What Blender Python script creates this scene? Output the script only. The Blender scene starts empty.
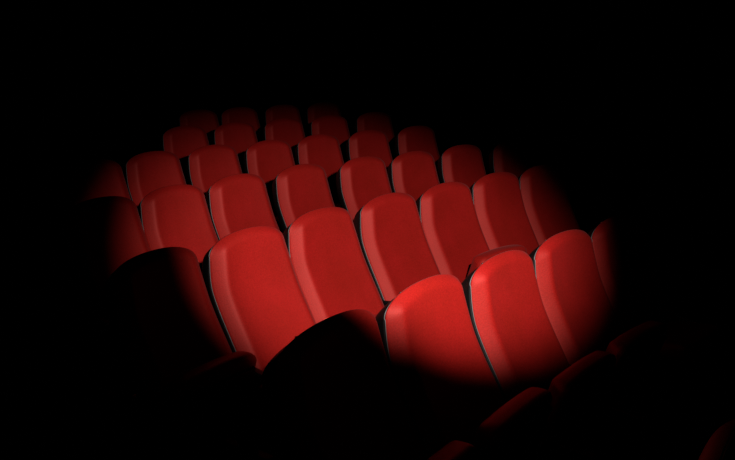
import bpy, bmesh, math, random
from mathutils import Vector, Matrix, Quaternion

C = bpy.context.scene.collection
random.seed(4)

# ------------------------------------------------------------------ the place
R0, ROW, STEP = 9.692, 1.0529, 0.08        # first row's radius, row pitch, rise per row
ROWS = {   # angle along the row's arc, radial offset of each seat
    'Z': [(0.0200, -0.215)],
    'A': [(0.0173, 0.012), (0.0770, -0.012), (0.1333, -0.050), (0.1909, -0.052), (0.2486, -0.047)],
    'B': [(0.0302, 0.025), (0.0795, -0.001), (0.1330, 0.051), (0.1866, 0.065), (0.2362, 0.066), (0.2881, 0.108), (0.3361, 0.126)],
    'C': [(0.0675, -0.016), (0.1086, -0.020), (0.1531, 0.014), (0.2022, 0.042), (0.2506, 0.009), (0.2922, -0.032), (0.3417, 0.005), (0.3887, -0.044)],
    'D': [(0.1156, -0.004), (0.1571, 0.061), (0.1990, 0.057), (0.2380, -0.019), (0.2830, 0.044), (0.3268, 0.032), (0.3726, 0.032)],
    'E': [(0.2276, 0.091), (0.2651, 0.048), (0.3085, 0.094), (0.3470, 0.041), (0.3916, 0.088)],
    'F': [(0.2779, 0.080), (0.3122, 0.080), (0.3503, 0.080), (0.3886, 0.080)],
}

def polar(radius, a, z):
    return Vector((radius * math.sin(a), radius * math.cos(a) - R0, z))

# ------------------------------------------------------------------ materials
def new_mat(name):
    m = bpy.data.materials.new(name); m.use_nodes = True
    nt = m.node_tree
    return m, nt, nt.nodes['Principled BSDF']

def velvet():
    m, nt, p = new_mat('red_velvet')
    tc = nt.nodes.new('ShaderNodeTexCoord')
    n1 = nt.nodes.new('ShaderNodeTexNoise'); n1.inputs['Scale'].default_value = 5; n1.inputs['Detail'].default_value = 4
    n2 = nt.nodes.new('ShaderNodeTexNoise'); n2.inputs['Scale'].default_value = 170; n2.inputs['Detail'].default_value = 2
    oi = nt.nodes.new('ShaderNodeObjectInfo')
    add = nt.nodes.new('ShaderNodeVectorMath'); add.operation = 'ADD'
    nt.links.new(tc.outputs['Object'], add.inputs[0]); nt.links.new(oi.outputs['Location'], add.inputs[1])
    nt.links.new(add.outputs[0], n1.inputs['Vector']); nt.links.new(add.outputs[0], n2.inputs['Vector'])
    r1 = nt.nodes.new('ShaderNodeValToRGB')
    r1.color_ramp.elements[0].position = .3; r1.color_ramp.elements[0].color = VELVET_A
    r1.color_ramp.elements[1].position = .7; r1.color_ramp.elements[1].color = VELVET_B
    nt.links.new(n1.outputs['Fac'], r1.inputs['Fac'])
    mx = nt.nodes.new('ShaderNodeMix'); mx.data_type = 'RGBA'; mx.blend_type = 'MULTIPLY'; mx.inputs['Factor'].default_value = .55
    r2 = nt.nodes.new('ShaderNodeValToRGB')
    r2.color_ramp.elements[0].position = .3; r2.color_ramp.elements[0].color = (.5, .5, .5, 1)
    r2.color_ramp.elements[1].position = .7; r2.color_ramp.elements[1].color = (1, 1, 1, 1)
    nt.links.new(n2.outputs['Fac'], r2.inputs['Fac'])
    nt.links.new(r1.outputs[0], mx.inputs[6]); nt.links.new(r2.outputs[0], mx.inputs[7])
    nt.links.new(mx.outputs[2], p.inputs['Base Color'])
    b = nt.nodes.new('ShaderNodeBump'); b.inputs['Strength'].default_value = .12; b.inputs['Distance'].default_value = .004
    nt.links.new(n2.outputs['Fac'], b.inputs['Height']); nt.links.new(b.outputs[0], p.inputs['Normal'])
    p.inputs['Roughness'].default_value = .58
    p.inputs['Specular IOR Level'].default_value = 1.0
    p.inputs['Specular Tint'].default_value = (1, .26, .23, 1)
    p.inputs['Sheen Weight'].default_value = SHEEN
    p.inputs['Sheen Roughness'].default_value = .45
    p.inputs['Sheen Tint'].default_value = (1, .3, .3, 1)
    return m

def plain(name, col, rough, spec=.5, metal=0, noise=0.0, scale=40):
    m, nt, p = new_mat(name)
    p.inputs['Roughness'].default_value = rough
    p.inputs['Specular IOR Level'].default_value = spec
    p.inputs['Metallic'].default_value = metal
    n = nt.nodes.new('ShaderNodeTexNoise'); n.inputs['Scale'].default_value = scale
    r = nt.nodes.new('ShaderNodeValToRGB')
    lo = 1 - noise
    r.color_ramp.elements[0].color = (col[0]*lo, col[1]*lo, col[2]*lo, 1)
    r.color_ramp.elements[1].color = (col[0], col[1], col[2], 1)
    nt.links.new(n.outputs['Fac'], r.inputs['Fac']); nt.links.new(r.outputs[0], p.inputs['Base Color'])
    return m

VELVET_A = (.42, .010, .006, 1)
VELVET_B = (.50, .011, .009, 1)
SHEEN = .1
M = {
    'velvet': velvet(),
    'plastic': plain('black_plastic', (.006, .006, .006), .45, .3, 0, .3),
    'piping': plain('grey_piping', (.22, .21, .21), .4, .5, 0, .2),
    'steel': plain('bright_steel', (.6, .6, .6), .3, .5, 1, .2),
    'iron': plain('black_painted_steel', (.006, .006, .006), .5, .3, 0, .3),
    'carpet': plain('dark_carpet', (.006, .0045, .0045), 1, 0, 0, .5, 120),
    'wall': plain('black_wall_cloth', (.005, .0045, .0045), 1, 0, 0, .4, 30),
}

# ------------------------------------------------------------------ mesh helpers
def obj(name, bm, mat, parent=None, smooth=True):
    bmesh.ops.recalc_face_normals(bm, faces=bm.faces[:])
    me = bpy.data.meshes.new(name); bm.to_mesh(me); bm.free()
    me.materials.append(mat)
    for p in me.polygons: p.use_smooth = smooth
    o = bpy.data.objects.new(name, me); C.objects.link(o)
    if parent: o.parent = parent
    return o

def add_box(bm, x0, x1, y0, y1, z0, z1, bev=0.0, mtx=None):
    t = bmesh.new()
    bmesh.ops.create_cube(t, size=1)
    for v in t.verts:
        v.co = Vector(((x0+x1)/2 + v.co.x*(x1-x0), (y0+y1)/2 + v.co.y*(y1-y0), (z0+z1)/2 + v.co.z*(z1-z0)))
    if bev:
        bmesh.ops.bevel(t, geom=t.edges[:], offset=bev, segments=3, profile=.5, affect='EDGES')
    if mtx is not None: bmesh.ops.transform(t, matrix=mtx, verts=t.verts[:])
    me = bpy.data.meshes.new('tmp'); t.to_mesh(me); t.free(); bm.from_mesh(me); bpy.data.meshes.remove(me)

def add_tube(bm, pts, r, n=8):
    rings = []
    for i, p in enumerate(pts):
        d = (pts[min(i+1, len(pts)-1)] - pts[max(i-1, 0)]).normalized()
        a = d.cross(Vector((.3, 1, .2))).normalized(); b = d.cross(a)
        rings.append([bm.verts.new(p + r*(math.cos(t*2*math.pi/n)*a + math.sin(t*2*math.pi/n)*b)) for t in range(n)])
    for i in range(len(rings)-1):
        for t in range(n):
            bm.faces.new((rings[i][t], rings[i][(t+1) % n], rings[i+1][(t+1) % n], rings[i+1][t]))
    bm.faces.new(rings[0]); bm.faces.new(rings[-1])

# ------------------------------------------------------------------ the seat's profile
HW, HW_TOP = .254, .235   # half width of the back, and at its head
SHOULDER, HEAD = .926, .095
ZC = .99                 # height of the shoulder
PROF = [(1.10, .004), (1.0, 0), (.95, -.003), (.90, -.009), (.85, -.018), (.80, -.030), (.75, -.046), (.70, -.070), (.64, -.101), (.52, -.170), (.40, -.235), (.30, -.285)]

def prof_raw(z):
    for (z1, y1), (z0, y0) in zip(PROF, PROF[1:]):
        if z >= z0:
            t = (z - z0)/(z1 - z0)
            return y0 + (y1 - y0)*t
    return PROF[-1][1]

def prof(z):
    return sum(prof_raw(z + d)*w for d, w in ((-.03, .2), (-.015, .2), (0, .2), (.015, .2), (.03, .2)))

WIDE, BROAD = 0.0, 0.0
def half_w(z):                          # narrower at the head, full width from the small of the back down
    t = max(0, min(1, (z - .76)/.25)); t = t*t*(3 - 2*t)
    return HW + WIDE + BROAD + (HW_TOP - HW - WIDE)*t

def top_z(u, drop=0.0):                 # the rounded head: a superellipse over the shoulders
    u = min(1, abs(u))
    return SHOULDER + (HEAD - drop)*(1 - u**2.2)**.45

def bulge(d, w):
    t = max(0.0, min(1.0, d/w))
    return (1 - (1 - t)**2.2)

def columns(hw, n_edge=16, n_mid=11, edge=.095):
    xs = [-hw + edge*(1 - math.cos(math.pi/2*i/n_edge))**1.0 for i in range(n_edge)]
    mid = [-hw + edge + (2*hw - 2*edge)*i/n_mid for i in range(n_mid + 1)]
    return xs + mid + [-x for x in reversed(xs)]

def downs(total, n_edge=9, n_mid=16, edge=.07):
    a = [edge*(1 - math.cos(math.pi/2*i/n_edge)) for i in range(n_edge)]
    return a + [edge + (total - edge)*i/n_mid for i in range(n_mid + 1)]

def slab(front, back, grow, drop, zbot):
    """closed body between front(x, d_side, d_top, z) and back(...)"""
    bm = bmesh.new()
    us = [x/HW for x in columns(HW)]
    F, B = [], []
    for u in us:
        zt = top_z(u, drop)
        f, b = [], []
        for w in downs(1.0):
            w_ = w if w <= .07 else .07 + (w - .07)*(zt - zbot - .07)/.93
            z = zt - w_
            hw = half_w(z) + grow
            x = u*hw
            ds = (1 - abs(u))*hw
            f.append(bm.verts.new((x, front(x, ds, w_, z), z)))
            b.append(bm.verts.new((x, back(x, ds, w_, z), z)))
        F.append(f); B.append(b)
    n, m = len(us), len(F[0])
    for i in range(n-1):
        for j in range(m-1):
            bm.faces.new((F[i][j], F[i][j+1], F[i+1][j+1], F[i+1][j]))
            bm.faces.new((B[i][j], B[i+1][j], B[i+1][j+1], B[i][j+1]))
        bm.faces.new((F[i][0], F[i+1][0], B[i+1][0], B[i][0]))
        bm.faces.new((F[i][m-1], B[i][m-1], B[i+1][m-1], F[i+1][m-1]))
    for j in range(m-1):
        bm.faces.new((F[0][j], B[0][j], B[0][j+1], F[0][j+1]))
        bm.faces.new((F[n-1][j], F[n-1][j+1], B[n-1][j+1], B[n-1][j]))
    return bm

def lerp_table(T, x):
    if x <= T[0][0]: return T[0][1]
    for (x0, y0), (x1, y1) in zip(T, T[1:]):
        if x <= x1: return y0 + (y1 - y0)*(x - x0)/(x1 - x0)
    return T[-1][1]

BOLSTER = [(0, 0), (.004, .0065), (.011, .0135), (.021, .0230), (.031, .0320), (.041, .0408), (.050, .0475), (.057, .0510), (.064, .0522), (.073, .0512), (.09, .0485), (.14, .043), (.3, .037)]
def cushion_y(x, ds, dt, z):
    t = sum(lerp_table(BOLSTER, max(0, ds + d))*w for d, w in ((-.005, .3), (0, .4), (.005, .3))) if ds > .006 else lerp_table(BOLSTER, ds)
    k = .74*bulge(dt, .046) + .26*bulge(dt, .17)
    return prof(z) - .003 - t*k

def make_backrest(par):
    return obj('backrest', slab(cushion_y, lambda x, ds, dt, z: prof(z) + .002, 0, 0, .40), M['velvet'], par)

def make_shell(par):
    def fr(x, ds, dt, z): return prof(z) + .004
    def bk(x, ds, dt, z): return prof(z) + .012 + .068*bulge(ds, .030)**.8*bulge(dt, .09) + .02*min(1, dt/.4)
    o = obj('back_shell', slab(fr, bk, .002, .016, .36), M['plastic'], par)
    for u in (-.55, .55):
        z = top_z(u, .016)
        bm = bmesh.new()
        bmesh.ops.create_uvsphere(bm, u_segments=10, v_segments=6, radius=.0055)
        bmesh.ops.translate(bm, vec=(u*(HW_TOP + BROAD), prof(z) + .012, z + .004), verts=bm.verts[:])
        s = obj('screw', bm, M['steel'], o)
        s['label'] = 'small bright steel screw head'
    return o

def make_piping(par):
    pts = []
    zs = [.43 + (SHOULDER - .43)*i/28 for i in range(29)]
    for z in zs: pts.append(Vector((-half_w(z) - .001, prof(z), z)))
    for i in range(1, 60):
        u = -math.cos(math.pi*i/60)
        z = top_z(u, .007)
        pts.append(Vector((u*(half_w(z) + .001), prof(z) + .004, z)))
    for z in reversed(zs): pts.append(Vector((half_w(z) + .001, prof(z), z)))
    bm = bmesh.new(); add_tube(bm, pts, .0016, 6)
    return obj('piping', bm, M['piping'], par)

# tipped-up seat: hinge near the foot of the back, front edge standing up
# rear edge and front edge of the cushion, folded up and let down
UP = (Vector((0, -.350, .275)), Vector((0, -.465, .580)))
HIGH = (Vector((0, -.375, .322)), Vector((0, -.495, .627)))
HALF = (Vector((0, -.265, .235)), Vector((0, -.365, .545)))
DOWN = (Vector((0, -.21, .335)), Vector((0, -.57, .375)))
def make_seat(par, tip):
    HINGE = tip[0]; ax = tip[1] - tip[0]; L = ax.length; ax.normalize()
    nrm = Vector((0, -ax.z, ax.y)).normalized()        # towards the front of the hall: the underside
    hw, th = .235, .085
    bm = bmesh.new()
    # cushion: rounded slab in (x, s along ax, t along -nrm)
    xs = columns(hw, 8, 8, .06)
    top, bot = [], []
    for x in xs:
        u = abs(x)/hw
        e = max(0, abs(x) - (hw - .055)); Lx = L - (.055 - math.sqrt(max(0, .055**2 - e*e))) + .022*(1 - u*u)
        ta, ba = [], []
        for i in range(17):
            s = Lx*math.sin(math.pi/2*i/16)
            d = min(hw - abs(x), Lx - s)
            k = bulge(d, .045)
            ta.append(bm.verts.new(HINGE + Vector((x, 0, 0)) + ax*s - nrm*(.018 + (th - .018)*k)))
            ba.append(bm.verts.new(HINGE + Vector((x, 0, 0)) + ax*s + nrm*(.020*k)))
        top.append(ta); bot.append(ba)
    n, m = len(xs), 17
    for i in range(n-1):
        for j in range(m-1):
            bm.faces.new((top[i][j], top[i+1][j], top[i+1][j+1], top[i][j+1]))
            bm.faces.new((bot[i][j], bot[i][j+1], bot[i+1][j+1], bot[i+1][j]))
        bm.faces.new((top[i][0], bot[i][0], bot[i+1][0], top[i+1][0]))
        bm.faces.new((top[i][m-1], top[i+1][m-1], bot[i+1][m-1], bot[i][m-1]))
    for j in range(m-1):
        bm.faces.new((top[0][j], top[0][j+1], bot[0][j+1], bot[0][j]))
        bm.faces.new((top[n-1][j], bot[n-1][j], bot[n-1][j+1], top[n-1][j+1]))
    c = obj('seat_cushion', bm, M['velvet'], par)
    bm = bmesh.new()
    mtx = Matrix(((1, 0, 0, HINGE.x), (0, ax.y, nrm.y, HINGE.y), (0, ax.z, nrm.z, HINGE.z), (0, 0, 0, 1)))
    add_box(bm, -.205, .205, -.01, L - .045, .006, .034, .012, mtx)
    p = obj('seat_pan', bm, M['plastic'], c); p['label'] = 'black plastic pan under the seat'
    return c

def make_armrest(par, x):
    bm = bmesh.new()
    a = math.radians(8)
    mtx = Matrix.Translation((x, -.20, .440)) @ Matrix.Rotation(a, 4, 'X')
    add_box(bm, -.021, .021, -.16, .10, -.014, .014, .010, mtx)
    arm = obj('armrest', bm, M['plastic'], par)
    bm = bmesh.new()
    bmesh.ops.create_uvsphere(bm, u_segments=10, v_segments=6, radius=.006)
    bmesh.ops.translate(bm, vec=(x, -.362, .420), verts=bm.verts[:])
    b = obj('bolt', bm, M['steel'], arm); b['label'] = 'small bright steel bolt'
    return arm

def make_stand(par, x):
    bm = bmesh.new()
    add_box(bm, x - .017, x + .017, -.26, -.14, 0.0, .433, .008)
    add_box(bm, x - .024, x + .024, -.36, -.04, 0.0, .022, .006)
    return obj('stand', bm, M['iron'], par, smooth=False)

def make_bracket(par):
    bm = bmesh.new()
    add_box(bm, -.245, .245, -.285, -.195, .285, .325, .008)
    return obj('seat_beam', bm, M['iron'], par, smooth=False)

SIDE = .2535
def make_chair(name, tip):
    r = bpy.data.objects.new(name, None); C.objects.link(r); r.empty_display_size = .2
    make_backrest(r); make_shell(r); make_piping(r); make_seat(r, tip)
    make_armrest(r, -SIDE); make_stand(r, -SIDE); make_bracket(r)
    return r

def copy_tree(o, parent=None):
    c = o.copy(); C.objects.link(c)
    if parent: c.parent = parent
    for ch in o.children: copy_tree(ch, c)
    return c

LABELS = {}
ORD = ['first', 'second', 'third', 'fourth', 'fifth', 'sixth', 'seventh', 'eighth']
RN = {'Z': 'unlit nearest row', 'A': 'front lit row', 'B': 'second lit row', 'C': 'third lit row', 'D': 'fourth lit row', 'E': 'fifth lit row', 'F': 'dim sixth row at the back'}
EXTRA = {
    ('Z', 0): 'unlit cinema seat nearest the viewer, faint red rim low at the right edge',
    ('A', 0): 'red cinema seat left almost wholly in shadow, leftmost of the front lit row',
    ('A', 1): 'large bright red cinema seat with black shell showing, second in the front lit row',
    ('A', 2): 'bright red cinema seat in the middle of the five in the front lit row',
    ('A', 3): 'bright red cinema seat with shaded lower right corner, fourth in the front lit row',
    ('A', 4): 'red cinema seat half lost in the dark, rightmost of the front lit row',
    ('B', 0): 'shadowed red cinema seat with only its right side lit, leftmost of the second lit row',
    ('B', 1): 'bright red cinema seat, pale line down its left edge, second in second lit row',
    ('B', 6): 'red cinema seat with only its left edge lit, rightmost of the second lit row',
    ('C', 0): 'dim red cinema seat fading out behind the shadowed one, leftmost of the third lit row',
    ('C', 7): 'nearly black cinema seat with faint red edge, rightmost of the third lit row',
    ('D', 0): 'very dark red cinema seat fading into black, leftmost of the fourth lit row',
    ('D', 6): 'dim red cinema seat with dark right half, rightmost of the fourth lit row',
    ('E', 4): 'dark red cinema seat, only top left corner lit, rightmost of fifth lit row',
}
TIPPED = {('A', 0): UP, ('A', 1): UP, ('A', 2): UP, ('A', 3): UP, ('B', 0): HALF, ('B', 4): HIGH}       # seats that stand folded up
protos = {}
for key, seats in ROWS.items():
    j = 'ZABCDEF'.index(key) - 1
    for q, (a, dr) in enumerate(seats):
        tip = TIPPED.get((key, q), DOWN)
        WIDE = .012 if key == 'B' and 0 < q < 5 else 0.0
        BROAD = .042 if (key, q) == ('A', 0) else .028 if (key, q) == ('A', 1) else .012 if (key, q) == ('A', 2) else -.006 if (key, q) == ('B', 0) else .020 if key in 'ZA' else 0.0 if key == 'B' else -.012
        kind = (tip[1].y, WIDE, BROAD)
        if kind not in protos:
            s = protos[kind] = make_chair('cinema_seat', tip)
        else:
            s = copy_tree(protos[kind])
        if q == len(seats) - 1:
            make_armrest(s, SIDE); make_stand(s, SIDE)
        s.location = polar(R0 + j*ROW + dr, a, j*STEP)
        s.rotation_euler = (0, 0, -a)
        s['label'] = EXTRA.get((key, q), 'red padded cinema seat, %s from the left in the %s' % (ORD[q], RN[key]))
        s['category'] = 'seat'
        s['group'] = 'red cinema seats in curved rows'

# ------------------------------------------------------------------ the hall
def structure(name, bm, mat):
    o = obj(name, bm, mat, None, False); o['kind'] = 'structure'; return o

X0, X1, Y0, Y1, H = -6.0, 13.0, -6.0, 11.0, 5.2
bm = bmesh.new()                                          # stepped floor, each row's terrace an arc
edges = [R0 - 12.0, R0 - ROW - .70, R0 - .70] + [R0 + ROW*j - .70 for j in range(1, 9)] + [R0 + 16.0]
NA = 60; A0, A1 = -1.1, 1.5
prev = None
for i in range(len(edges)-1):
    z = (max(0, i - 1) - 1)*STEP
    strips = [[bm.verts.new(polar(max(.05, e), A0 + (A1 - A0)*t/NA, z)) for t in range(NA+1)] for e in (edges[i], edges[i+1])]
    for t in range(NA):
        bm.faces.new((strips[0][t], strips[0][t+1], strips[1][t+1], strips[1][t]))
        if prev and i > 1: bm.faces.new((prev[t], prev[t+1], strips[0][t+1], strips[0][t]))
    prev = strips[1]
for co, no in (((X0, 0, 0), (-1, 0, 0)), ((X1, 0, 0), (1, 0, 0)), ((0, Y0, 0), (0, -1, 0)), ((0, Y1, 0), (0, 1, 0))):
    bmesh.ops.bisect_plane(bm, geom=bm.verts[:] + bm.edges[:] + bm.faces[:], plane_co=co, plane_no=no, clear_outer=True)
structure('floor', bm, M['carpet'])
for nm, bx in (('wall_left', (X0 - .1, X0, Y0, Y1, -.2, H)), ('wall_right', (X1, X1 + .1, Y0, Y1, -.2, H)),
               ('wall_back', (X0 - .1, X1 + .1, Y1, Y1 + .1, -.2, H)), ('wall_front', (X0 - .1, X1 + .1, Y0 - .1, Y0, -.2, H)),
               ('ceiling', (X0 - .1, X1 + .1, Y0 - .1, Y1 + .1, H, H + .1))):
    bm = bmesh.new(); add_box(bm, *bx); structure(nm, bm, M['wall'])

# ------------------------------------------------------------------ light
def spot(name, power, half, blend, col, size, roll=0.0, aspect=1.0):
    l = bpy.data.lights.new(name, 'SPOT'); o = bpy.data.objects.new(name, l); C.objects.link(o)
    l.energy = power; l.spot_size = 2*half; l.spot_blend = blend; l.color = col; l.shadow_soft_size = size
    o.location = LAMP; o.rotation_euler = ((AIM - LAMP).to_track_quat('-Z', 'Y') @ Quaternion((0, 0, 1), roll)).to_euler()
    o.scale = (aspect, 1, 1)
    return o
LAMP = Vector((-0.437, -1.265, 2.170)); AIM = Vector((1.726, 0.867, .8))
spot('spotlight', 381, 0.347, 0.698, (1, .95, .9), .03, -0.243, 1.255)
spot('spotlight_spill', .15, .75, 1.0, (1, .9, .85), .03)
w = bpy.data.worlds.new('dark_hall'); bpy.context.scene.world = w; w.use_nodes = True
w.node_tree.nodes['Background'].inputs[0].default_value = (1, .9, .8, 1)
w.node_tree.nodes['Background'].inputs[1].default_value = 0.0

# ------------------------------------------------------------------ camera
cy, cp, cr = 0.972, 0.218, -0.024
fwd = Vector((math.sin(cy)*math.cos(cp), math.cos(cy)*math.cos(cp), -math.sin(cp)))
right = Vector((math.cos(cy), -math.sin(cy), 0)); up = right.cross(fwd)
r2 = math.cos(cr)*right + math.sin(cr)*up; u2 = -math.sin(cr)*right + math.cos(cr)*up
cam = bpy.data.cameras.new('camera'); co = bpy.data.objects.new('camera', cam); C.objects.link(co)
mt = Matrix((r2, u2, -fwd)).transposed().to_4x4(); mt.translation = Vector((-1.775, -1.491, .882 + ZC))
co.matrix_world = mt
cam.sensor_width = 36; cam.lens = 750/735*36; cam.clip_start = .05; cam.clip_end = 100
bpy.context.scene.camera = co

sc = bpy.context.scene
sc.cycles.diffuse_bounces = 0
sc.cycles.glossy_bounces = 1
sc.view_settings.view_transform = 'Standard'; sc.view_settings.look = 'None'
sc.view_settings.gamma = 1; sc.view_settings.exposure = 0; sc.view_settings.use_curve_mapping = False
